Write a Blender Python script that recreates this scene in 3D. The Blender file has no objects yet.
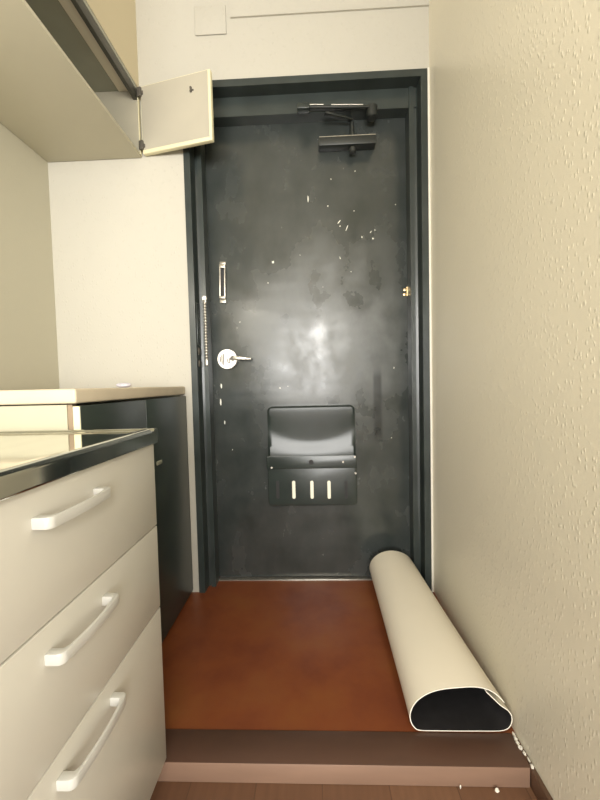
import bpy, bmesh, math, random
from mathutils import Vector, Matrix
random.seed(4)
S = bpy.context.scene
COL = S.collection

# ------------------------------------------------------------------ materials
def nt(name):
    m = bpy.data.materials.new(name); m.use_nodes = True
    n = m.node_tree
    return m, n, n.nodes['Principled BSDF']

def node(n, t, **kw):
    x = n.nodes.new(t)
    for k, v in kw.items():
        if k in x.inputs: x.inputs[k].default_value = v
        else: setattr(x, k, v)
    return x

def coords(n, scale=(1, 1, 1)):
    tc = node(n, 'ShaderNodeTexCoord')
    mp = node(n, 'ShaderNodeMapping')
    mp.inputs['Scale'].default_value = scale
    n.links.new(tc.outputs['Object'], mp.inputs['Vector'])
    return mp.outputs['Vector']

def ramp(n, src, stops):
    r = node(n, 'ShaderNodeValToRGB')
    while len(r.color_ramp.elements) < len(stops): r.color_ramp.elements.new(0.5)
    for e, (p, c) in zip(r.color_ramp.elements, stops):
        e.position = p
        e.color = (c, c, c, 1) if not isinstance(c, tuple) else (*c, 1)
    n.links.new(src, r.inputs['Fac'])
    return r.outputs['Color']

def noise(n, vec, scale, detail=3, rough=0.5):
    x = node(n, 'ShaderNodeTexNoise', Scale=scale, Detail=detail, Roughness=rough)
    n.links.new(vec, x.inputs['Vector'])
    return x.outputs['Fac']

def bump(n, b, src, strength, dist):
    x = node(n, 'ShaderNodeBump', Strength=strength, Distance=dist)
    n.links.new(src, x.inputs['Height'])
    n.links.new(x.outputs['Normal'], b.inputs['Normal'])
    return x

def plain(name, col, rough=0.5, metal=0.0, spec=0.5, var=0.0, vscale=8, bmp=0.0, bscale=60, scale=(1, 1, 1)):
    m, n, b = nt(name)
    b.inputs['Roughness'].default_value = rough
    b.inputs['Metallic'].default_value = metal
    b.inputs['Specular IOR Level'].default_value = spec
    v = coords(n, scale)
    lo = tuple(c * (1 - var) for c in col); hi = tuple(min(1, c * (1 + var)) for c in col)
    n.links.new(ramp(n, noise(n, v, vscale), [(0.3, lo), (0.7, hi)]), b.inputs['Base Color'])
    if bmp: bump(n, b, noise(n, v, bscale), bmp, 0.002)
    return m

def wallpaper(name, col, strength, gloss):
    m, n, b = nt(name)
    v = coords(n)
    n.links.new(ramp(n, noise(n, v, 1.6), [(0.3, tuple(c * 0.97 for c in col)), (0.7, col)]), b.inputs['Base Color'])
    b.inputs['Roughness'].default_value = gloss
    b.inputs['Specular IOR Level'].default_value = 0.45
    v2 = coords(n, (1, 1, 0.55))
    vo = node(n, 'ShaderNodeTexVoronoi', Scale=105.0, Randomness=0.9)
    n.links.new(v2, vo.inputs['Vector'])
    sep = node(n, 'ShaderNodeSeparateColor'); n.links.new(vo.outputs['Color'], sep.inputs[0])
    size = node(n, 'ShaderNodeMath', operation='MULTIPLY_ADD')
    n.links.new(sep.outputs[0], size.inputs[0]); size.inputs[1].default_value = 0.26; size.inputs[2].default_value = 0.20
    r = node(n, 'ShaderNodeMapRange', interpolation_type='SMOOTHSTEP')
    n.links.new(vo.outputs['Distance'], r.inputs['Value']); n.links.new(size.outputs[0], r.inputs['From Max'])
    r.inputs['From Min'].default_value = 0.0; r.inputs['To Min'].default_value = 1.0; r.inputs['To Max'].default_value = 0.0
    mx = node(n, 'ShaderNodeMath', operation='MULTIPLY'); n.links.new(r.outputs[0], mx.inputs[0]); n.links.new(size.outputs[0], mx.inputs[1])
    bump(n, b, mx.outputs[0], strength, 0.012)
    return m

M = {}
CREAM = (0.465, 0.445, 0.385)
M['wall'] = wallpaper('cream_wallpaper', CREAM, 0.25, 0.7)
M['wall_side'] = wallpaper('cream_side_wallpaper', (0.50, 0.475, 0.375), 0.10, 0.7)
M['tan_wall'] = plain('tan_painted_board', (0.58, 0.51, 0.35), 0.6, var=0.02, vscale=3)
M['wall_bump'] = wallpaper('embossed_wallpaper', (0.82, 0.77, 0.63), 0.24, 0.30)
M['ceiling'] = plain('ceiling_white', (0.80, 0.77, 0.67), 0.8, var=0.02)
M['seal'] = plain('white_sealant', (0.74, 0.71, 0.63), 0.4, var=0.03, vscale=30)
M['cabinet'] = plain('beige_laminate', (0.60, 0.58, 0.515), 0.27, var=0.015, vscale=3)
M['cab_light'] = plain('cream_laminate', (0.44, 0.41, 0.31), 0.45, var=0.02, vscale=5)
M['cab_top'] = plain('beige_board', (0.54, 0.465, 0.345), 0.5, var=0.06, vscale=12)
M['cab_edge'] = plain('yellow_cream_edge', (0.70, 0.65, 0.44), 0.45, var=0.03)
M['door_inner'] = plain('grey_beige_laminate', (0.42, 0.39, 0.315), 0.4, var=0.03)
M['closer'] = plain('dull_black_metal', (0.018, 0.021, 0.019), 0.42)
M['cab_in'] = plain('shaded_cabinet_interior', (0.29, 0.29, 0.225), 0.25, var=0.08, vscale=6)  # shade inside the wall cabinet is put into this colour
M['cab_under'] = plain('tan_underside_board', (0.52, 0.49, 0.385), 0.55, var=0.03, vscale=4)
M['in_side'] = plain('cabinet_side_interior', (0.37, 0.345, 0.27), 0.35, var=0.04)  # side panels darkened too, to carry the interior shade
M['light_streak'] = plain('pale_light_streak', (0.78, 0.73, 0.60), 0.5, var=0.04)  # colour of the light streak imitated behind the front rail
M['rail_gap'] = plain('brown_edge', (0.26, 0.19, 0.125), 0.5, var=0.05)
M['rail'] = plain('dark_rail', (0.055, 0.054, 0.043), 0.5, var=0.1)
M['handle'] = plain('white_plastic', (0.55, 0.545, 0.51), 0.28, var=0.01)
M['steel'] = plain('stainless_steel', (0.66, 0.67, 0.62), 0.09, metal=1.0, var=0.05, vscale=40, scale=(1, 0.08, 1))
M['black_panel'] = plain('black_laminate', (0.026, 0.036, 0.030), 0.33, var=0.15, vscale=5)
M['black_metal'] = plain('black_enamel', (0.024, 0.031, 0.028), 0.26, var=0.2, vscale=9)
M['frame_paint'] = plain('black_frame_paint', (0.030, 0.038, 0.036), 0.28, var=0.2, vscale=10)
M['silver'] = plain('worn_nickel', (0.46, 0.435, 0.38), 0.34, metal=0.8, var=0.12, vscale=60)
M['brass'] = plain('brass', (0.62, 0.48, 0.27), 0.3, metal=0.9, var=0.1)
M['chip'] = plain('bare_chip', (0.75, 0.74, 0.66), 0.45)
M['slit'] = plain('pale_slit', (0.80, 0.77, 0.64), 0.5)
M['dark'] = plain('dark_hole', (0.008, 0.008, 0.008), 0.6)
M['engrave'] = plain('engraved_line', (0.09, 0.08, 0.065), 0.5)
M['vinyl'] = plain('cream_vinyl_sheet', (0.76, 0.70, 0.575), 0.45, var=0.015, vscale=5)
M['vinyl_back'] = plain('black_vinyl_backing', (0.010, 0.009, 0.010), 0.75, var=0.3, vscale=40)
M['vinyl_edge'] = plain('white_vinyl_edge', (0.90, 0.86, 0.76), 0.5)
M['step'] = plain('dark_brown_board', (0.092, 0.047, 0.031), 0.42, var=0.12, vscale=14, scale=(0.25, 1, 1))
M['nose'] = plain('tan_board_edge', (0.23, 0.142, 0.098), 0.45, var=0.1, vscale=14, scale=(0.25, 1, 1))
M['skirt'] = plain('brown_skirting', (0.13, 0.070, 0.042), 0.45, var=0.1)
M['flake'] = plain('white_flake', (0.85, 0.80, 0.70), 0.6)
M['plate'] = plain('white_plate', (0.80, 0.75, 0.62), 0.5)
M['wrap'] = plain('pale_lilac_plastic', (0.56, 0.54, 0.60), 0.35)

def red_floor():
    m, n, b = nt('red_brown_floor')
    v = coords(n)
    big = noise(n, v, 4.0, 4, 0.6)
    c1 = ramp(n, big, [(0.30, (0.150, 0.036, 0.014)), (0.50, (0.200, 0.056, 0.018)), (0.72, (0.225, 0.078, 0.022))])
    n.links.new(c1, b.inputs['Base Color'])
    n.links.new(ramp(n, noise(n, v, 9, 3), [(0.3, 0.30), (0.7, 0.44)]), b.inputs['Roughness'])
    b.inputs['Specular IOR Level'].default_value = 0.4
    bump(n, b, noise(n, v, 180, 2), 0.12, 0.001)
    return m
M['red'] = red_floor()

def wood_floor():
    m, n, b = nt('brown_plank_floor')
    v = coords(n)
    br = node(n, 'ShaderNodeTexBrick', Scale=1.0)
    br.offset = 0.37
    br.inputs['Color1'].default_value = (0.20, 0.105, 0.060, 1)
    br.inputs['Color2'].default_value = (0.13, 0.062, 0.034, 1)
    br.inputs['Mortar'].default_value = (0.11, 0.055, 0.03, 1)
    br.inputs['Mortar Size'].default_value = 0.0015
    br.inputs['Brick Width'].default_value = 0.9
    br.inputs['Row Height'].default_value = 0.15
    mp = node(n, 'ShaderNodeMapping'); mp.inputs['Rotation'].default_value = (0, 0, math.pi / 2)
    n.links.new(v, mp.inputs['Vector']); n.links.new(mp.outputs['Vector'], br.inputs['Vector'])
    gr = coords(n, (30, 2, 1))
    mix = node(n, 'ShaderNodeMixRGB', blend_type='MULTIPLY', Fac=0.6)
    n.links.new(br.outputs['Color'], mix.inputs['Color1'])
    n.links.new(ramp(n, noise(n, gr, 2.5, 4), [(0.3, 0.7), (0.7, 1.0)]), mix.inputs['Color2'])
    n.links.new(mix.outputs['Color'], b.inputs['Base Color'])
    b.inputs['Roughness'].default_value = 0.4
    return m
M['wood'] = wood_floor()

def door_paint():
    m, n, b = nt('worn_black_door_paint')
    v = coords(n)
    # dusty, rubbed cloud marks, tinted palest where the lamp highlight is painted in
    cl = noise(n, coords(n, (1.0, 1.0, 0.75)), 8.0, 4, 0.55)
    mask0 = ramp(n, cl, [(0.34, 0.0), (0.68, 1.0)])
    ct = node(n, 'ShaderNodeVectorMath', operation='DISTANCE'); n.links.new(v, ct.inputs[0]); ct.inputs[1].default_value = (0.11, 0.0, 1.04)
    highlight_zone = node(n, 'ShaderNodeMapRange', interpolation_type='SMOOTHSTEP'); n.links.new(ct.outputs['Value'], highlight_zone.inputs['Value'])
    highlight_zone.inputs['From Min'].default_value = 0.10; highlight_zone.inputs['From Max'].default_value = 0.55
    highlight_zone.inputs['To Min'].default_value = 1.0; highlight_zone.inputs['To Max'].default_value = 0.22
    mm = node(n, 'ShaderNodeMath', operation='MULTIPLY'); n.links.new(mask0, mm.inputs[0]); n.links.new(highlight_zone.outputs[0], mm.inputs[1])
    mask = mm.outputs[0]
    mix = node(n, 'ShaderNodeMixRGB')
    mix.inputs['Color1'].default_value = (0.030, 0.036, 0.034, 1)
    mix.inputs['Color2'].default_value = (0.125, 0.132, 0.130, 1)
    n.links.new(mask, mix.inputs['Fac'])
    # a dried run of liquid, right side
    sep = node(n, 'ShaderNodeSeparateXYZ'); n.links.new(v, sep.inputs[0])
    def band(out, c, h, soft):
        a = node(n, 'ShaderNodeMath', operation='SUBTRACT'); n.links.new(out, a.inputs[0]); a.inputs[1].default_value = c
        q = node(n, 'ShaderNodeMath', operation='ABSOLUTE'); n.links.new(a.outputs[0], q.inputs[0])
        w = node(n, 'ShaderNodeMapRange'); w.inputs['From Min'].default_value = h + soft; w.inputs['From Max'].default_value = h
        n.links.new(q.outputs[0], w.inputs['Value'])
        return w.outputs[0]
    dx = band(sep.outputs['X'], 0.287, 0.012, 0.010); dz = band(sep.outputs['Z'], 0.76, 0.12, 0.05)
    mu = node(n, 'ShaderNodeMath', operation='MULTIPLY'); n.links.new(dx, mu.inputs[0]); n.links.new(dz, mu.inputs[1])
    mix2 = node(n, 'ShaderNodeMixRGB'); mix2.inputs['Color2'].default_value = (0.016, 0.019, 0.019, 1)
    n.links.new(mix.outputs['Color'], mix2.inputs['Color1']); n.links.new(mu.outputs[0], mix2.inputs['Fac'])
    n.links.new(mix2.outputs['Color'], b.inputs['Base Color'])
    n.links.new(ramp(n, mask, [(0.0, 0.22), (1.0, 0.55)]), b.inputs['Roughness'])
    b.inputs['Specular IOR Level'].default_value = 0.8
    wob = coords(n, (0.5, 1, 1.9))
    bump(n, b, noise(n, wob, 3.2, 2), 0.10, 0.05)
    return m
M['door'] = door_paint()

# ------------------------------------------------------------------ mesh helpers
def B(): return bmesh.new()

def box(bm, x0, x1, y0, y1, z0, z1, bev=0.0, seg=2, mi=0):
    x0, x1 = sorted((x0, x1)); y0, y1 = sorted((y0, y1)); z0, z1 = sorted((z0, z1))
    t = bmesh.new()
    vs = [t.verts.new(p) for p in ((x0, y0, z0), (x1, y0, z0), (x1, y1, z0), (x0, y1, z0),
                                   (x0, y0, z1), (x1, y0, z1), (x1, y1, z1), (x0, y1, z1))]
    for f in ((0, 3, 2, 1), (4, 5, 6, 7), (0, 1, 5, 4), (1, 2, 6, 5), (2, 3, 7, 6), (3, 0, 4, 7)):
        t.faces.new([vs[i] for i in f])
    if bev:
        bmesh.ops.bevel(t, geom=t.edges[:], offset=bev, segments=seg, profile=0.5, affect='EDGES')
    for f in t.faces: f.material_index = mi
    join(bm, t)
    return bm

def join(bm, t, mat=None):
    if mat is not None: bmesh.ops.transform(t, matrix=mat, verts=t.verts[:])
    me = bpy.data.meshes.new('tmp'); t.to_mesh(me); t.free()
    bm.from_mesh(me); bpy.data.meshes.remove(me)

def prism(bm, pts, axis, a, b, bev=0.0, seg=2, mi=0):
    """polygon pts in the two other axes, extruded along axis from a to b"""
    t = bmesh.new()
    def P(p, q): return {'x': (q, p[0], p[1]), 'y': (p[0], q, p[1]), 'z': (p[0], p[1], q)}[axis]
    v0 = [t.verts.new(P(p, a)) for p in pts]; v1 = [t.verts.new(P(p, b)) for p in pts]
    t.faces.new(v0[::-1]); t.faces.new(v1)
    for i in range(len(pts)):
        j = (i + 1) % len(pts)
        t.faces.new((v0[i], v0[j], v1[j], v1[i]))
    bmesh.ops.recalc_face_normals(t, faces=t.faces[:])
    if bev:
        es = [e for e in t.edges if len(e.link_faces) == 2 and any(len(f.verts) > 4 or f in t.faces[:2] for f in e.link_faces)]
        bmesh.ops.bevel(t, geom=t.edges[:] if len(pts) <= 8 else es, offset=bev, segments=seg, profile=0.5, affect='EDGES')
    for f in t.faces: f.material_index = mi
    join(bm, t)
    return bm

def rrect(x0, x1, z0, z1, r, n=6):
    out = []
    for cx, cz, a0 in ((x1 - r, z1 - r, 0), (x0 + r, z1 - r, 90), (x0 + r, z0 + r, 180), (x1 - r, z0 + r, 270)):
        for i in range(n + 1):
            a = math.radians(a0 + 90 * i / n)
            out.append((cx + r * math.cos(a), cz + r * math.sin(a)))
    return out

def cyl(bm, p, q, r, r2=None, n=20, bev=0.0, mi=0):
    p, q = Vector(p), Vector(q); d = q - p
    t = bmesh.new()
    bmesh.ops.create_cone(t, cap_ends=True, segments=n, radius1=r, radius2=r if r2 is None else r2, depth=d.length)
    if bev:
        bmesh.ops.bevel(t, geom=[e for e in t.edges if any(len(f.verts) > 4 for f in e.link_faces)], offset=bev, segments=2, affect='EDGES')
    for f in t.faces: f.material_index = mi
    m = Matrix.Translation((p + q) / 2) @ d.to_track_quat('Z', 'Y').to_matrix().to_4x4()
    join(bm, t, m)
    return bm

def ball(bm, c, r, sc=(1, 1, 1), n=12):
    t = bmesh.new()
    bmesh.ops.create_uvsphere(t, u_segments=n, v_segments=max(6, n // 2), radius=r)
    join(bm, t, Matrix.Translation(c) @ Matrix.Diagonal((*sc, 1)))
    return bm

def obj(name, bm, mats, parent=None, smooth=True, label=None, kind=None):
    me = bpy.data.meshes.new(name)
    if not isinstance(mats, (list, tuple)): mats = [mats]
    for m in mats: me.materials.append(m)
    if parent is not None:
        w = Vector((0, 0, 0)); p = parent
        while p is not None: w += p.location; p = p.parent
        bmesh.ops.translate(bm, verts=bm.verts[:], vec=-w)
    bm.normal_update()
    bm.to_mesh(me); bm.free()
    if smooth:
        for f in me.polygons: f.use_smooth = True
        try: me.set_sharp_from_angle(angle=math.radians(35))
        except Exception: pass
    o = bpy.data.objects.new(name, me); COL.objects.link(o)
    if parent is not None: o.parent = parent
    if label: o['label'] = label
    if kind: o['kind'] = kind
    return o

def thing(name, label, cat, loc, group=None, kind=None):
    o = bpy.data.objects.new(name, None); COL.objects.link(o)
    o.location = loc; o.empty_display_size = 0.05
    o['label'] = label; o['category'] = cat
    if group: o['group'] = group
    if kind: o['kind'] = kind
    return o

def tag(o, label, cat, group=None):
    o['label'] = label; o['category'] = cat
    if group: o['group'] = group
    return o

def structure(name, bm, mat, smooth=False):
    return obj(name, bm, mat, None, smooth, kind='structure')

# ------------------------------------------------------------------ key sizes (metres)
XR = 0.472          # right wall
XL = -1.05          # left wall
YW = 1.475          # face of the end wall
YD = 1.575          # face of the door leaf
ZC = 2.48          # ceiling
ZF = -0.046         # room floor, one small step below the entry floor
YS = 0.787          # front of the step
YB = -3.5           # far end of the room behind

# ------------------------------------------------------------------ setting
structure('floor', box(B(), -2.4, 2.4, YB, YS + 0.0825, ZF - 0.05, ZF), M['wood'])
structure('floor_entry', box(B(), XL, XR, YS + 0.083, YD + 0.10, -0.06, 0.0), M['red'])
structure('ceiling', box(B(), -2.5, 2.5, YB - 0.1, YW + 0.15, ZC, ZC + 0.08), M['ceiling'])
structure('wall_left', box(B(), XL - 0.1, XL, -0.9, YW + 0.15, ZF - 0.05, ZC), M['wall_side'])
structure('wall_right', box(B(), XR, XR + 0.1, -0.9, YW + 0.15, ZF - 0.05, ZC), M['wall_bump'])
b = B()
box(b, XL, -0.4955, YW, YW + 0.12, 0.0, ZC)
box(b, -0.4955, XR, YW, YW + 0.12, 2.0575, ZC)
structure('wall_end', b, M['wall'])
# lowered section above the wall cabinet, flush with it
structure('wall_bulkhead', box(B(), XL, -0.664, 0.45, YW, 2.0415, ZC), M['tan_wall'])
# shallow boxed beam over the right part of the end wall
structure('trim_4', box(B(), -0.29, XR, YW - 0.007, YW, 2.287, ZC), M['wall'])
# room behind the camera: a wall with a wide balcony window
structure('wall_side', box(B(), XR + 0.1, 2.4, -1.0, -0.9, ZF - 0.05, ZC), M['wall'])
structure('wall_back_left', box(B(), -2.4, XL - 0.1, -1.0, -0.9, ZF - 0.05, ZC), M['wall'])
structure('wall_far_left', box(B(), -2.5, -2.4, YB, -0.9, ZF - 0.05, ZC), M['wall'])
structure('wall_far', box(B(), 2.4, 2.5, YB, -0.9, ZF - 0.05, ZC), M['wall'])
b = B()
box(b, -2.4, -1.4, YB - 0.1, YB, ZF - 0.05, ZC)
box(b, 1.7, 2.4, YB - 0.1, YB, ZF - 0.05, ZC)
box(b, -1.4, 1.7, YB - 0.1, YB, 2.05, ZC)
box(b, -1.4, 1.7, YB - 0.1, YB, ZF - 0.05, 0.30)
structure('wall_rear', b, M['wall'])

# step board: dark top strip, tan nosing
b = B(); box(b, -0.512, 0.4605, YS, YS + 0.082, ZF, 0.0015, 0.0025, 2)
for f in b.faces:
    if f.normal.y < -0.7: f.material_index = 1
b.normal_update()
for f in b.faces:
    f.material_index = 1 if f.normal.y < -0.6 else 0
obj('trim_1', b, [M['step'], M['nose']], None, True, kind='structure')
structure('baseboard_right', box(B(), XR - 0.011, XR, -0.9, YS + 0.082, ZF, -0.001, 0.002), M['skirt'], True)

# ragged white sealant in the gap at the step's right end
b = B()
for (cx, cy, rx, ry, rz) in ((0.4655, YS + 0.004, .0045, .006, .006), (0.467, YS + 0.018, .003, .008, .003), (0.466, YS + 0.033, .004, .006, .004), (0.463, YS + 0.046, .006, .006, .006),
                           (0.4625, YS + 0.056, .005, .007, .006), (0.4645, YS + 0.066, .006, .006, .006), (0.466, YS + 0.077, .004, .008, .005)):
    t = bmesh.new(); bmesh.ops.create_icosphere(t, subdivisions=2, radius=1)
    for v in t.verts: v.co *= 1 + random.uniform(-0.25, 0.25)
    join(b, t, Matrix.Translation((cx, cy, 0.001)) @ Matrix.Diagonal((rx * 0.75, ry * 0.9, rz * 0.7, 1)))
obj('trim_2', b, M['seal'], None, True, kind='structure')
# white bead between the door frame and the right wall
structure('trim_3', box(B(), 0.4635, XR, YW - 0.006, YW + 0.03, 0.0, 2.06, 0.002), M['seal'], True)

# ------------------------------------------------------------------ the entrance door
door = thing('door_1', 'black painted metal entrance door with mail flap at the end of the entry', 'door', (-0.013, YD, 0), kind='structure')
# frame: casing, reveal, stop on both jambs and head, one mitred profile each
b = B()
FL, FR, FT = -0.4945, 0.4625, 2.056
def jamb(x_out, s):
    pts = [(0, YW - 0.006), (0.025, YW - 0.006), (0.027, YW + 0.05), (0.039, YW + 0.052), (0.040, YW + 0.040),
           (0.058, YW + 0.040), (0.058, YD - 0.0006), (0.0, YD - 0.0006)]
    return [(x_out + s * p[0], p[1]) for p in pts]
prism(b, jamb(FL, 1), 'z', 0.0, FT)
prism(b, jamb(FR, -1), 'z', 0.0, FT)
hz = [(YW - 0.0062, FT), (YW - 0.0062, FT - 0.027), (YW + 0.046, FT - 0.029), (YW + 0.046, FT - 0.105), (YD - 0.0006, FT - 0.106), (YD - 0.0006, FT)]
prism(b, hz, 'x', FL + 0.0005, FR - 0.0005)
obj('door_frame', b, M['frame_paint'], door, True)
# leaf with bare chips in its paint
b = B()
box(b, -0.478, 0.446, YD, YD + 0.04, 0.012, 1.99, 0.003, 2)
chips = [(-0.005, 1.638, .004, .022, 0), (0.078, 1.606, .004, .005, 0), (0.123, 1.538, .0035, .016, -40), (0.156, 1.512, .0035, .022, -22),
         (0.187, 1.581, .003, .005, 0), (0.127, 1.521, .005, .004, 0), (0.218, 1.472, .0045, .007, 0), (0.256, 1.492, .003, .009, -40),
         (0.264, 1.464, .0055, .006, 0), (0.273, 1.499, .004, .005, 30), (0.093, 1.716, .003, .006, 0), (0.194, 1.744, .004, .004, 0),
         (-0.044, 1.407, .003, .003, 0), (0.125, 1.389, .003, .010, 15), (-0.16, 1.382, .008, .009, 0), (-0.184, 1.295, .004, .005, 0),
         (-0.31, 1.133, .006, .004, 20), (-0.323, 1.108, .003, .003, 0), (-0.144, 0.845, .006, .005, 0), (-0.11, 0.852, .003, .003, 0),
         (0.05, 1.27, .003, .003, 0), (0.17, 1.33, .003, .004, 0), (-0.40, 0.86, .006, .018, 0), (-0.405, 0.79, .005, .03, 0), (-0.39, 0.70, .004, .015, 0),
         (0.33, 0.62, .004, .004, 0), (0.345, 0.92, .003, .006, 0), (-0.36, 0.58, .003, .004, 0), (0.36, 1.60, .003, .004, 0)]
for cx, cz, w, h, a in chips:
    t = bmesh.new(); k = 9
    ps = []
    for i in range(k):
        an = 2 * math.pi * i / k; rr = random.uniform(0.7, 1.1) * 0.62
        ps.append((rr * w * math.cos(an), rr * h * math.sin(an)))
    ca, sa = math.cos(math.radians(a)), math.sin(math.radians(a))
    prism(b, [(cx + p[0] * ca - p[1] * sa, cz + p[0] * sa + p[1] * ca) for p in ps], 'y', YD - 0.0006, YD + 0.001, mi=1)
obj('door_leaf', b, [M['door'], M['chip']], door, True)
# sill under the leaf
obj('threshold', box(B(), FL + 0.0585, FR - 0.0585, YD - 0.016, YD + 0.045, 0.0, 0.005, 0.0015), M['silver'], door, True, label='thin metal threshold strip')

# mail flap cover
ml = obj('mail_cover', prism(B(), rrect(-0.204, 0.177, 0.337, 0.565, 0.018), 'y', YD - 0.030, YD, 0.004, 2), M['black_metal'], door)
# upper scoop: concave dish
b = B()
x0, x1, z0, z1 = -0.199, 0.1725, 0.548, 0.767
NX, NZ = 40, 30
def rr_edge(u, v):            # 0 at the rim, 1 inside
    du = min(u, 1 - u) * (x1 - x0); dv = min(v, 1 - v) * (z1 - z0)
    d = min(du, dv)
    return d
grid = []
for j in range(NZ + 1):
    row = []
    for i in range(NX + 1):
        u, v = i / NX, j / NZ
        x = x0 + (x1 - x0) * u; z = z0 + (z1 - z0) * v
        # rounded corners on top
        r = 0.022
        for cx, sx in ((x0 + r, -1), (x1 - r, 1)):
            if (x - cx) * sx > 0 and z > z1 - r:
                dx, dz = x - cx, z - (z1 - r); L = max(abs(dx), abs(dz)); D = math.hypot(dx, dz)
                if D > 0: x = cx + dx * L / D; z = z1 - r + dz * L / D
        d = rr_edge(u, v)
        rim = min(1, d / 0.008); rim = rim * rim * (3 - 2 * rim)
        uu = 2 * u - 1
        c = 0.34 + 0.22 * uu * uu                           # lowest line of the dish, curving up to the sides
        w = (v - c) / (1 - c) if v > c else (c - v) / c
        dish = 0.5 + 0.5 * math.cos(math.pi * min(1, abs(w) ** (0.8 if v > c else 1.0)))
        y = YD - 0.040 + (1 - rim) * 0.010 + 0.0092 * dish * rim
        row.append(b.verts.new((x, y, z)))
    grid.append(row)
for j in range(NZ):
    for i in range(NX):
        b.faces.new((grid[j][i], grid[j][i + 1], grid[j + 1][i + 1], grid[j + 1][i]))
ring = grid[0][:] + [grid[j][NX] for j in range(1, NZ + 1)] + grid[NZ][:-1][::-1] + [grid[j][0] for j in range(NZ - 1, 0, -1)]
back = [b.verts.new((v.co.x, YD, v.co.z)) for v in ring]
for i in range(len(ring)):
    j = (i + 1) % len(ring)
    b.faces.new((ring[j], ring[i], back[i], back[j]))
b.faces.new(back)
bmesh.ops.recalc_face_normals(b, faces=b.faces[:])
obj('mail_flap', b, M['black_metal'], ml)
b = prism(B(), rrect(-0.2065, 0.1755, 0.500, 0.556, 0.006), 'y', YD - 0.041, YD - 0.028, 0.003, 2)
obj('mail_bar', b, M['black_metal'], ml)
obj('knob', cyl(B(), (-0.017, YD - 0.039, 0.529), (-0.017, YD - 0.046, 0.529), 0.010, bev=0.002), M['dark'], ml, label='dark round catch in the middle of the flap bar')
for x, z in ((0.118, 0.527), (-0.185, 0.507), (0.168, 0.548), (0.170, 0.478)):
    obj('rivet', cyl(B(), (x, YD - 0.028, z), (x, YD - 0.0435, z), 0.004, bev=0.001), M['silver'], ml, label='small bright rivet')
for x, zz, m in ((-0.0935, 0.408, 'slit'), (-0.0157, 0.407, 'slit'), (0.0573, 0.406, 'slit'), (-0.1627, 0.409, 'dark'), (0.1301, 0.405, 'dark')):
    b = prism(B(), rrect(x - 0.0068, x + 0.0068, zz - 0.039, zz + 0.039, 0.0066), 'y', YD - 0.0312, YD - 0.02)
    obj('slit', b, M[m], ml, label='pale vertical slit' if m == 'slit' else 'dark vertical slit')

# lock: round rose, boss, turn lever
kx, kz = -0.366, 0.9745
b = B()
cyl(b, (kx, YD, kz), (kx, YD - 0.024, kz), 0.043, 0.041, n=48, bev=0.004)
lock = obj('lock_rose', b, M['silver'], door, label='round worn nickel lock rose')
b = B()
for i, dx in enumerate((-0.028, -0.021, -0.014, 0.004, 0.012)):
    h = (0.012, 0.022, 0.028, 0.015, 0.018)[i]
    box(b, kx + dx - 0.0022, kx + dx + 0.0022, YD - 0.0255, YD - 0.0235, kz - h, kz + h * (0.8 if i < 3 else 0.2))
box(b, kx + 0.004, kx + 0.012, YD - 0.0255, YD - 0.0235, kz - 0.017, kz - 0.0146)
obj('engraving', b, M['engrave'], lock, False)
obj('cylinder', cyl(B(), (kx + 0.025, YD - 0.023, kz + 0.002), (kx + 0.025, YD - 0.030, kz + 0.002), 0.011, bev=0.002), M['engrave'], lock)
b = prism(B(), [(kx + 0.028, kz + 0.010), (kx + 0.060, kz + 0.008), (kx + 0.105, kz + 0.001), (kx + 0.108, kz - 0.004), (kx + 0.102, kz - 0.008),
                (kx + 0.055, kz - 0.006), (kx + 0.028, kz - 0.005)], 'y', YD - 0.042, YD - 0.027, 0.003, 2)
obj('turn_lever', b, M['silver'], lock)
# door guard rail
b = B()
def ro(p, c=(-0.378, 1.305), a=-1.6):
    ca, sa = math.cos(math.radians(a)), math.sin(math.radians(a)); x, z = p[0] - c[0], p[1] - c[1]
    return (c[0] + x * ca + z * sa * -1, c[1] + x * sa + z * ca)
def rp(pts, y0, y1, bev=0.0): prism(b, [ro(p) for p in pts], 'y', y0, y1, bev)
rp(rrect(-0.391, -0.3855, 1.235, 1.375, 0.002, 2), YD - 0.014, YD, 0.0015)
rp(rrect(-0.3705, -0.365, 1.235, 1.375, 0.002, 2), YD - 0.014, YD, 0.0015)
rp(rrect(-0.391, -0.365, 1.362, 1.378, 0.002, 2), YD - 0.0142, YD, 0.0015)
rp(rrect(-0.391, -0.365, 1.233, 1.243, 0.002, 2), YD - 0.0142, YD, 0.0015)
rp(rrect(-0.391, -0.365, 1.378, 1.390, 0.002, 2), YD - 0.006, YD, 0.0015)
rp(rrect(-0.391, -0.364, 1.216, 1.231, 0.002, 2), YD - 0.006, YD, 0.0015)
obj('guard_rail', b, M['silver'], door, label='small nickel slotted chain guard rail')
b = B(); rp(rrect(-0.386, -0.370, 1.24, 1.37, 0.002, 2), YD - 0.003, YD - 0.0005); obj('slot', b, M['dark'], door, False, label='dark slot of the chain guard rail')
# guard chain hanging on the left jamb, with its holder
cx, cy = FL + 0.054, YW + 0.0325
b = B()
z = 1.215
while z > 0.965:
    ball(b, (cx, cy, z), 0.0066, (1, 1, 1.1), 10); z -= 0.0122
ch = obj('guard_chain', b, M['silver'], door, label='beaded nickel chain hanging on the left jamb')
b = B(); cyl(b, (cx, cy + 0.008, 1.222), (cx, cy - 0.007, 1.222), 0.009, bev=0.002); box(b, cx - .006, cx + .006, cy - .003, cy + .006, 1.205, 1.232, .001)
obj('chain_plate', b, M['silver'], ch)
obj('chain_end', box(B(), cx - 0.006, cx + 0.006, cy - 0.006, cy + 0.006, 0.945, 0.970, 0.003), M['silver'], ch)
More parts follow.
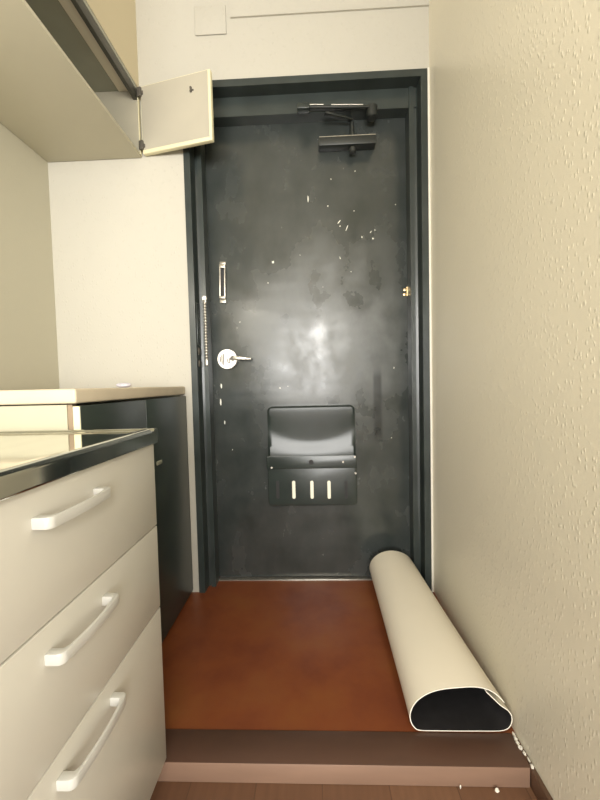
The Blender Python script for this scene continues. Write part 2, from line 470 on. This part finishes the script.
# strike plates on jamb reveal
b = box(B(), FL + 0.0255, FL + 0.0285, YW + 0.006, YW + 0.034, 1.03, 1.20, 0.001)
obj('strike_plate', b, M['black_metal'], door)
for z in (1.005, 0.955):
    obj('screw_cap', ball(B(), (FL + 0.027, YW + 0.02, z), 0.016, (0.25, 0.6, 1), 14), M['engrave'], door)
# hinge knuckle on the right
b = B(); cyl(b, (0.403, YD - 0.006, 1.219), (0.403, YD - 0.006, 1.257), 0.0045, n=12); box(b, 0.387, 0.401, YD - 0.004, YD, 1.222, 1.232, .001); box(b, 0.389, 0.401, YD - 0.004, YD, 1.241, 1.252, .001)
obj('hinge', b, M['brass'], door, label='small brass hinge with worn paint')
# closer
b = B(); box(b, 0.045, 0.275, YD - 0.046, YD, 1.826, 1.860, 0.003, 2)
cl = obj('door_closer', b, M['closer'], door, label='black door closer at the top')
b = B(); cyl(b, (0.182, YD - 0.03, 1.82), (0.182, YD - 0.03, 1.80), 0.014, bev=0.002); cyl(b, (0.182, YD - 0.024, 1.86), (0.182, YD - 0.024, 1.925), 0.008)
obj('spindle', b, M['closer'], cl)
b = B()
def bar(p, q, w, h):
    p, q = Vector(p), Vector(q); d = q - p
    t = bmesh.new(); box(t, -w / 2, w / 2, -h / 2, h / 2, -d.length / 2, d.length / 2, min(w, h) * 0.2)
    yaw = d.to_track_quat('Z', 'X').to_matrix().to_4x4()
    join(b, t, Matrix.Translation((p + q) / 2) @ yaw)
bar((0.182, YD - 0.030, 1.930), (0.07, YD - 0.070, 1.934), 0.008, 0.020)
bar((0.25, YD - 0.065, 1.950), (-0.02, YD - 0.072, 1.958), 0.009, 0.020)
obj('closer_arm', b, M['closer'], cl)
b = B(); box(b, 0.046, 0.274, YD - 0.0470, YD - 0.0445, 1.8585, 1.8608)  # thin bright sliver standing in for a highlight on the body edge
obj('highlight_edge', b, M['silver'], cl, False, label='bright highlight line along the closer body')
b = B()  # bright slivers standing in for highlights on the arm
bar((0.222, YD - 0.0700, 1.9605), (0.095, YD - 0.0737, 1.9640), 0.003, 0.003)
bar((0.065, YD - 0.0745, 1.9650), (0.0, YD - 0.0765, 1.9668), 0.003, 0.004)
obj('highlight_edge', b, M['silver'], cl, False, label='bright highlight line along the closer arm')
b = B(); cyl(b, (0.258, YD - 0.055, 1.915), (0.258, YD - 0.055, 1.962), 0.022, bev=0.003)
obj('arm_joint', b, M['closer'], cl)
b = B(); box(b, -0.04, 0.01, YD - 0.090, YD - 0.055, 1.945, 1.966, 0.003)
obj('bracket', b, M['black_metal'], cl)

# ------------------------------------------------------------------ shoe cabinet (left of the entry)
XS = -0.520; YN = 0.792; YE = YW - 0.003
shoe = thing('shoe_cabinet', 'low black fronted shoe cabinet with beige top along the left of the entry', 'cabinet', (-0.78, 1.13, 0))
b = B()
box(b, XL + 0.004, XS - 0.030, YN, YN + 0.018, 0.07, 0.826)
box(b, XL + 0.004, XS - 0.020, YE - 0.018, YE, 0.07, 0.826)
box(b, XL + 0.004, XS - 0.020, YN + 0.018, YE - 0.018, 0.07, 0.088)
box(b, XL + 0.004, XL + 0.012, YN + 0.018, YE - 0.018, 0.088, 0.826)
obj('carcass', b, M['cab_light'], shoe, False)
obj('plinth', box(B(), XL + 0.05, XS - 0.012, YN + 0.004, YE, 0.0, 0.069), M['black_panel'], shoe, False)
obj('top_board', box(B(), XL + 0.004, XS - 0.003, YN - 0.008, YE, 0.829, 0.862, 0.005, 3), M['cab_top'], shoe)
ys = 1.112
for a, c in ((YN + 0.002, ys - 0.0012), (ys + 0.0012, YE - 0.001)):
    d = obj('cabinet_door', box(B(), XS - 0.019, XS, a, c, 0.012, 0.823, 0.0015), M['black_panel'], shoe)
    if c > 1.2:  # small pale bar raised from the door face
        obj('pale_bar', box(B(), XS - 0.001, XS + 0.005, 1.168, 1.205, 0.604, 0.617, 0.002), M['cab_in'], d, label='small pale bar')
obj('side_edging', box(B(), XS - 0.0298, XS - 0.0192, YN + 0.003, YN + 0.018, 0.07, 0.826), M['rail_gap'], shoe, False)
obj('edge_strip', box(B(), XS - 0.0165, XS - 0.001, YN + 0.0002, YN + 0.0019, 0.013, 0.822), M['cab_edge'], shoe, False)

# crumpled bit of pale wrap on the shoe cabinet
b = B(); t = bmesh.new(); bmesh.ops.create_icosphere(t, subdivisions=3, radius=1)
for v in t.verts: v.co *= 1 + random.uniform(-0.10, 0.10)
join(b, t, Matrix.Translation((-0.66, 1.25, 0.8705)) @ Matrix.Diagonal((0.026, 0.018, 0.009, 1)))
o = obj('plastic_wrap', b, M['wrap'])
tag(o, 'tiny pale lilac crumple of plastic lying on the beige shoe cabinet top', 'wrapper')

# ------------------------------------------------------------------ kitchen base unit with drawers
XF = -0.3525; YK = 0.785; YK0 = -0.35
kit = thing('drawer_cabinet', 'beige kitchen base cabinet with three drawers and white handles', 'cabinet', (-0.7, 0.22, ZF))
b = B()
box(b, XL + 0.004, XF - 0.020, YK - 0.018, YK, 0.016, 0.7385)
box(b, XL + 0.004, XF - 0.020, YK0, YK0 + 0.018, 0.016, 0.7385)
box(b, XL + 0.004, XF - 0.020, YK0 + 0.018, YK - 0.018, 0.016, 0.034)
box(b, XL + 0.004, XL + 0.012, YK0 + 0.018, YK - 0.018, 0.034, 0.7385)
box(b, XL + 0.3, XF - 0.022, 0.262, 0.280, 0.034, 0.7385)
obj('carcass', b, M['cabinet'], kit, False)
obj('toe_kick', box(B(), XL + 0.1, XF - 0.06, YK0 + 0.01, YK - 0.01, ZF, 0.0155), M['skirt'], kit, False)
cuts = [(0.5575, 0.7380), (0.3725, 0.5548), (0.017, 0.3700)]
def handle_bm(yc, zc):
    b = B()
    y0, y1, p, h = yc - 0.071, yc + 0.070, 0.0275, 0.0078
    n = 14; outer = []; inner = []
    outer += [(XF, y0)]; 
    for i in range(7):                              # rounded near corner
        a = math.radians(90 * i / 6); r = 0.010
        outer.append((XF + p - 0.003 - r + r * math.sin(a), y0 + r - r * math.cos(a)))
    for i in range(1, n):
        s = i / n; bow = 0.003 * math.sin(math.pi * s)
        outer.append((XF + p - 0.003 + bow, y0 + 0.010 + (y1 - y0 - 0.020) * s))
    for i in range(7):
        a = math.radians(90 * i / 6); r = 0.010
        outer.append((XF + p - 0.003 - r + r * math.cos(a), y1 - r + r * math.sin(a)))
    outer += [(XF, y1), (XF, y1 - 0.013)]
    q = p - 0.0075
    outer += [(XF + q - 0.004, y1 - 0.0135), (XF + q, y1 - 0.020)]
    for i in range(1, n):
        s = 1 - i / n; bow = 0.003 * math.sin(math.pi * s)
        outer.append((XF + q + bow, y0 + 0.020 + (y1 - y0 - 0.040) * s))
    outer += [(XF + q, y0 + 0.020), (XF + q - 0.004, y0 + 0.0135), (XF, y0 + 0.013)]
    prism(b, outer, 'z', zc - h, zc + h, 0.0015, 2)
    return b
first = None
for k, ((z0, z1), (yc, zc)) in enumerate(zip(cuts, ((0.503, 0.6945), (0.512, 0.5130), (0.520, 0.3345)))):
    d = obj('drawer', box(B(), XF - 0.019, XF, 0.272, YK - 0.002, z0, z1, 0.0016, 2), M['cabinet'], kit)
    if first is None:
        first = obj('handle', handle_bm(yc, zc), M['handle'], d, label='white plastic bow handle'); base = (yc, zc)
    else:
        h = first.copy(); COL.objects.link(h); h.parent = d
        h.location = (0, yc - base[0], zc - base[1])
obj('cupboard_door', box(B(), XF - 0.019, XF, YK0 + 0.002, 0.269, 0.017, 0.738, 0.0016, 2), M['cabinet'], kit)

# stainless worktop: raised rim round a sunken draining board, deep rolled front
XT = -0.343; YT = 0.7865; ZT = 0.772
b = B()
prof = [(XL + 0.003, 0.7385), (XT - 0.0055, 0.7385)]
for k in range(9):
    a = math.radians(-90 + 88 * k / 8); prof.append((XT - 0.005 + 0.005 * math.cos(a), 0.7435 + 0.005 * math.sin(a)))
for k in range(9):
    a = math.radians(2 + 88 * k / 8); prof.append((XT - 0.009 + 0.009 * math.cos(a), ZT - 0.009 + 0.009 * math.sin(a)))
prof += [(XT - 0.020, ZT), (XT - 0.026, ZT - 0.005), (XL + 0.05, ZT - 0.005), (XL + 0.04, ZT), (XL + 0.003, ZT)]
prism(b, prof, 'y', YK0, YT - 0.030)
# far end closing rim
prism(b, [(YT - 0.0302, 0.7392), (YT - 0.003, 0.7392), (YT, 0.743), (YT, 0.767), (YT - 0.004, ZT), (YT - 0.016, ZT), (YT - 0.022, ZT - 0.005), (YT - 0.0302, ZT - 0.005)], 'x', XL + 0.003, XT - 0.0006, 0.0008, 1)
top = obj('countertop', b, M['steel'], None, False)
tag(top, 'stainless steel worktop on the beige drawer cabinet, dark rolled front edge', 'countertop')
# ------------------------------------------------------------------ open wall cabinet, top left
XU = -0.664; ZU0, ZU1 = 1.7755, 2.040; YU0 = 0.46; YU1 = YW - 0.003
wc = thing('wall_cabinet', 'cream wall cabinet standing open above the worktop, top left', 'cabinet', (-0.85, 0.97, ZU0))
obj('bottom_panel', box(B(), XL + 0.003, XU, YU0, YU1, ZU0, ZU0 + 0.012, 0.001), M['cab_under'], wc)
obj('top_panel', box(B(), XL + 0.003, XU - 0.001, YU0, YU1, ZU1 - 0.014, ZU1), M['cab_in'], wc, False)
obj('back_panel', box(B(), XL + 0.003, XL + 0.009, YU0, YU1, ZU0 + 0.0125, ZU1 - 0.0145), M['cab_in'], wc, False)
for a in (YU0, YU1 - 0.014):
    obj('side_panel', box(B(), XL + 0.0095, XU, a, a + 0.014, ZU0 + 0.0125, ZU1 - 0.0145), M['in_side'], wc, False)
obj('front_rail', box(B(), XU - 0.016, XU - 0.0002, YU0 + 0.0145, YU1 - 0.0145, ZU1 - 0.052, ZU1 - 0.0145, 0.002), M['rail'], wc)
obj('light_streak', box(B(), XU - 0.072, XU - 0.030, YU0 + 0.0145, YU1 - 0.0145, ZU1 - 0.018, ZU1 - 0.0142, 0.001), M['light_streak'], wc)  # pale strip imitating a streak of light under the top panel
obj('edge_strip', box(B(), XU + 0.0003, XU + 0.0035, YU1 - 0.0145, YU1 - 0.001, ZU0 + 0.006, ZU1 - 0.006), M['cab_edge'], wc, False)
# door leaf, swung open on the far end
H0 = Vector((XU + 0.009, YU1 - 0.016, 0)); H1 = Vector((-0.357, 1.392, 0))
dv = (H1 - H0).normalized(); L = (H1 - H0).length
nv = Vector((-dv.y, dv.x, 0))                     # away from the camera
if nv.y < 0: nv = -nv
def doorbox(bm, s0, s1, t0, t1, z0, z1, bev=0.0):
    t = bmesh.new(); box(t, s0, s1, t0, t1, z0, z1, bev, 3)
    m = Matrix(((dv.x, nv.x, 0, H0.x), (dv.y, nv.y, 0, H0.y), (0, 0, 1, 0), (0, 0, 0, 1)))
    join(bm, t, m); return bm
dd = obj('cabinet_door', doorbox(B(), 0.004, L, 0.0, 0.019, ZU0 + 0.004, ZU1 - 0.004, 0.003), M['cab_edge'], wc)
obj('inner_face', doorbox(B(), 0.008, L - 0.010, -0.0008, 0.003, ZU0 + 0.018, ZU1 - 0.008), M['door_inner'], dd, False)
b = doorbox(B(), 0.222, 0.229, -0.007, 0.0, 1.966, 1.985, 0.001); doorbox(b, 0.219, 0.236, -0.003, 0.0, 1.970, 1.976, 0.001)
obj('catch', b, M['engrave'], dd)
for z in (ZU0 + 0.035, ZU1 - 0.028):
    b = doorbox(B(), -0.006, 0.012, -0.010, -0.0008, z - 0.017, z + 0.017, 0.002)
    doorbox(b, 0.0, 0.018, -0.005, -0.0008, z - 0.010, z + 0.004, 0.001)
    obj('hinge', b, M['engrave'], dd)

# ------------------------------------------------------------------ blank cover plate above the door
pl = obj('mounted_plate', box(B(), -0.431, -0.308, YW - 0.0055, YW - 0.0005, 2.229, 2.338, 0.003), M['wall'])
tag(pl, 'blank white cover plate on the end wall above the open cabinet door', 'plate')

# ------------------------------------------------------------------ rolled sheet on the entry floor
near = [(0.404, 0.104), (0.420, 0.088), (0.436, 0.072), (0.447, 0.064), (0.456, 0.057), (0.4635, 0.044), (0.4635, 0.027), (0.456, 0.013), (0.443, 0.0065), (0.425, 0.0045),
        (0.385, 0.004), (0.335, 0.0035), (0.285, 0.0035), (0.245, 0.004), (0.231, 0.009), (0.2215, 0.022), (0.2175, 0.040), (0.221, 0.058), (0.232, 0.077), (0.249, 0.092),
        (0.272, 0.104), (0.300, 0.1115), (0.335, 0.1155), (0.370, 0.1175), (0.397, 0.114), (0.418, 0.105), (0.434, 0.092), (0.446, 0.078)]
cxn, czn = 0.312, 0.0745; N = len(near)
far = []
for i, (x, z) in enumerate(near):
    s = i / (N - 1)
    a = math.radians(62 - 400 * s)
    r = 0.058 if False else 1
    ex, ez = 0.093, 0.0745
    k = 1.0 - (0.14 * (1 - min(1, s / 0.16)) if s < 0.16 else 0)   # the inner lap tucks in
    far.append((cxn + ex * k * math.cos(a), 0.004 + ez + ez * k * math.sin(a)))
NS = 18
b = B(); rows = []
th = 0.0021
for j in range(NS + 1):
    t = j / NS; y = 0.868 + (1.515 - 0.868) * t
    e = t ** 0.8
    rows.append([(Vector((p[0] * (1 - e) + q[0] * e, y + (0.006 * math.sin(i * 0.5) if j == 0 else 0) * 0, p[1] * (1 - e) + q[1] * e))) for i, (p, q) in enumerate(zip(near, far))])
# resample each section smoothly (Catmull-Rom), then give the sheet its thickness
def cr(ps, sub=4):
    out = []
    for i in range(len(ps) - 1):
        p0 = ps[max(i - 1, 0)]; p1 = ps[i]; p2 = ps[i + 1]; p3 = ps[min(i + 2, len(ps) - 1)]
        for k in range(sub):
            t = k / sub
            out.append(0.5 * ((2 * p1) + (-p0 + p2) * t + (2 * p0 - 5 * p1 + 4 * p2 - p3) * t * t + (-p0 + 3 * p1 - 3 * p2 + p3) * t ** 3))
    out.append(ps[-1].copy()); return out
rows = [cr(r) for r in rows]
K = len(rows[0])
ov = []; iv = []
for r in rows:
    o_, i_ = [], []
    for k in range(K):
        d = (r[min(k + 1, K - 1)] - r[max(k - 1, 0)]); d.y = 0; d.normalize()
        nrm = Vector((d.z, 0, -d.x))               # inward side of this turning sense
        o_.append(b.verts.new(r[k])); i_.append(b.verts.new(r[k] - nrm * th * -1))
    ov.append(o_); iv.append(i_)
def quad(a, b_, c, d, mi):
    f = b.faces.new((a, b_, c, d)); f.material_index = mi
for j in range(NS):
    for k in range(K - 1):
        quad(ov[j][k], ov[j][k + 1], ov[j + 1][k + 1], ov[j + 1][k], 0)
        quad(iv[j][k + 1], iv[j][k], iv[j + 1][k], iv[j + 1][k + 1], 1)
    quad(ov[j][0], ov[j + 1][0], iv[j + 1][0], iv[j][0], 2)
    quad(ov[j + 1][K - 1], ov[j][K - 1], iv[j][K - 1], iv[j + 1][K - 1], 2)
for k in range(K - 1):
    quad(ov[0][k + 1], ov[0][k], iv[0][k], iv[0][k + 1], 2)
    quad(ov[NS][k], ov[NS][k + 1], iv[NS][k + 1], iv[NS][k], 2)
bmesh.ops.recalc_face_normals(b, faces=b.faces[:])
roll = obj('rolled_sheet', b, [M['vinyl'], M['vinyl_back'], M['vinyl_edge']])
tag(roll, 'roll of cream sheet with black inside on red brown floor by right wall', 'roll')

# ------------------------------------------------------------------ white flakes at the foot of the step
for (x, y, z, sx, sy, sz, rz), lab in (((0.306, YS - 0.004, ZF + 0.0056, 0.002, 0.002, 0.005, 0), 'thin white paint flake leaning on the step front, left of the two flakes'),
                                       ((0.383, YS - 0.010, ZF + 0.0052, 0.0045, 0.004, 0.005, 20), 'larger white flake lying on the plank floor before the step, right of the two flakes')):
    b = B(); t = bmesh.new(); bmesh.ops.create_icosphere(t, subdivisions=2, radius=1)
    for v in t.verts: v.co *= 1 + random.uniform(-0.25, 0.15)
    join(b, t, Matrix.Translation((x, y, z)) @ Matrix.Rotation(math.radians(rz), 4, 'Y') @ Matrix.Diagonal((sx, sy, sz, 1)))
    o = obj('paint_flake', b, M['flake']); tag(o, lab, 'flake', 'white flakes before the step')

# ------------------------------------------------------------------ words for the setting
for nm, lab, cat in (('floor', 'brown wooden plank floor of the room in front of the step', 'floor'),
                     ('floor_entry', 'red brown floor of the entry in front of the black door', 'floor'),
                     ('ceiling', 'plain white ceiling', 'ceiling'),
                     ('wall_left', 'cream side wall behind the worktop on the left', 'wall'),
                     ('wall_right', 'cream embossed wallpaper wall along the right side', 'wall'),
                     ('wall_end', 'pale cream end wall around the black door', 'wall'),
                     ('wall_bulkhead', 'tan boxed section above the open wall cabinet', 'wall'),
                     ('trim_1', 'dark brown step board with a tan front edge across the entry', 'step'),
                     ('trim_2', 'crumbling white sealant at the right end of the step', 'sealant'),
                     ('trim_3', 'thin white bead between the black door frame and the right wall', 'sealant'),
                     ('trim_4', 'shallow cream beam high on the end wall right of the blank plate', 'beam'),
                     ('baseboard_right', 'low brown skirting on the right wall in front of the step', 'baseboard')):
    o = bpy.data.objects[nm]; o['label'] = lab; o['category'] = cat

# ------------------------------------------------------------------ light
def area(name, loc, rot, sx, sy, power, col):
    l = bpy.data.lights.new(name, 'AREA'); l.shape = 'RECTANGLE'; l.size = sx; l.size_y = sy; l.energy = power; l.color = col
    o = bpy.data.objects.new(name, l); COL.objects.link(o); o.location = loc; o.rotation_euler = rot
    return o
area('window_daylight', (0.15, YB + 0.02, 1.2), (math.radians(90), 0, 0), 3.0, 1.6, 230, (1.0, 0.98, 0.94))
a = area('right_wall_fill', (-0.80, -0.15, 1.55), (0, 0, 0), 0.5, 0.12, 5.2, (1.0, 0.93, 0.80))  # added fill to brighten the right wall; unseen, no fixture
a.rotation_euler = Vector((0.62, 0.72, -0.30)).to_track_quat('-Z', 'Y').to_euler()
p = bpy.data.lights.new('highlight_lamp', 'POINT'); p.energy = 56; p.shadow_soft_size = 0.16; p.color = (1.0, 0.95, 0.86)  # unseen lamp well below the ceiling, placed for the highlight on the door
po = bpy.data.objects.new('highlight_lamp', p); COL.objects.link(po); po.location = (0.45, -1.2, 1.55)
w = bpy.data.worlds.new('world'); S.world = w; w.use_nodes = True
w.node_tree.nodes['Background'].inputs['Color'].default_value = (0.9, 0.95, 1.0, 1)
w.node_tree.nodes['Background'].inputs['Strength'].default_value = 0.3

# ------------------------------------------------------------------ camera
pitch, yaw, rl = 0.0436, 0.0375, 0.0239
fwd = Vector((-math.sin(yaw) * math.cos(pitch), math.cos(yaw) * math.cos(pitch), -math.sin(pitch)))
rt = Vector((math.cos(yaw), math.sin(yaw), 0)); up = rt.cross(fwd)
r2 = rt * math.cos(rl) - up * math.sin(rl); u2 = up * math.cos(rl) + rt * math.sin(rl)
cam = bpy.data.cameras.new('camera'); co = bpy.data.objects.new('camera', cam); COL.objects.link(co)
m = Matrix((r2, u2, -fwd)).transposed().to_4x4(); m.translation = Vector((0, 0, 0.86))
co.matrix_world = m
cam.sensor_fit = 'HORIZONTAL'; cam.sensor_width = 36; cam.lens = 365.0 / 600 * 36; cam.clip_start = 0.02
S.camera = co
vs = S.view_settings
vs.view_transform = 'Standard'; vs.look = 'None'; vs.gamma = 1; vs.use_curve_mapping = False
vs.exposure = 0.20
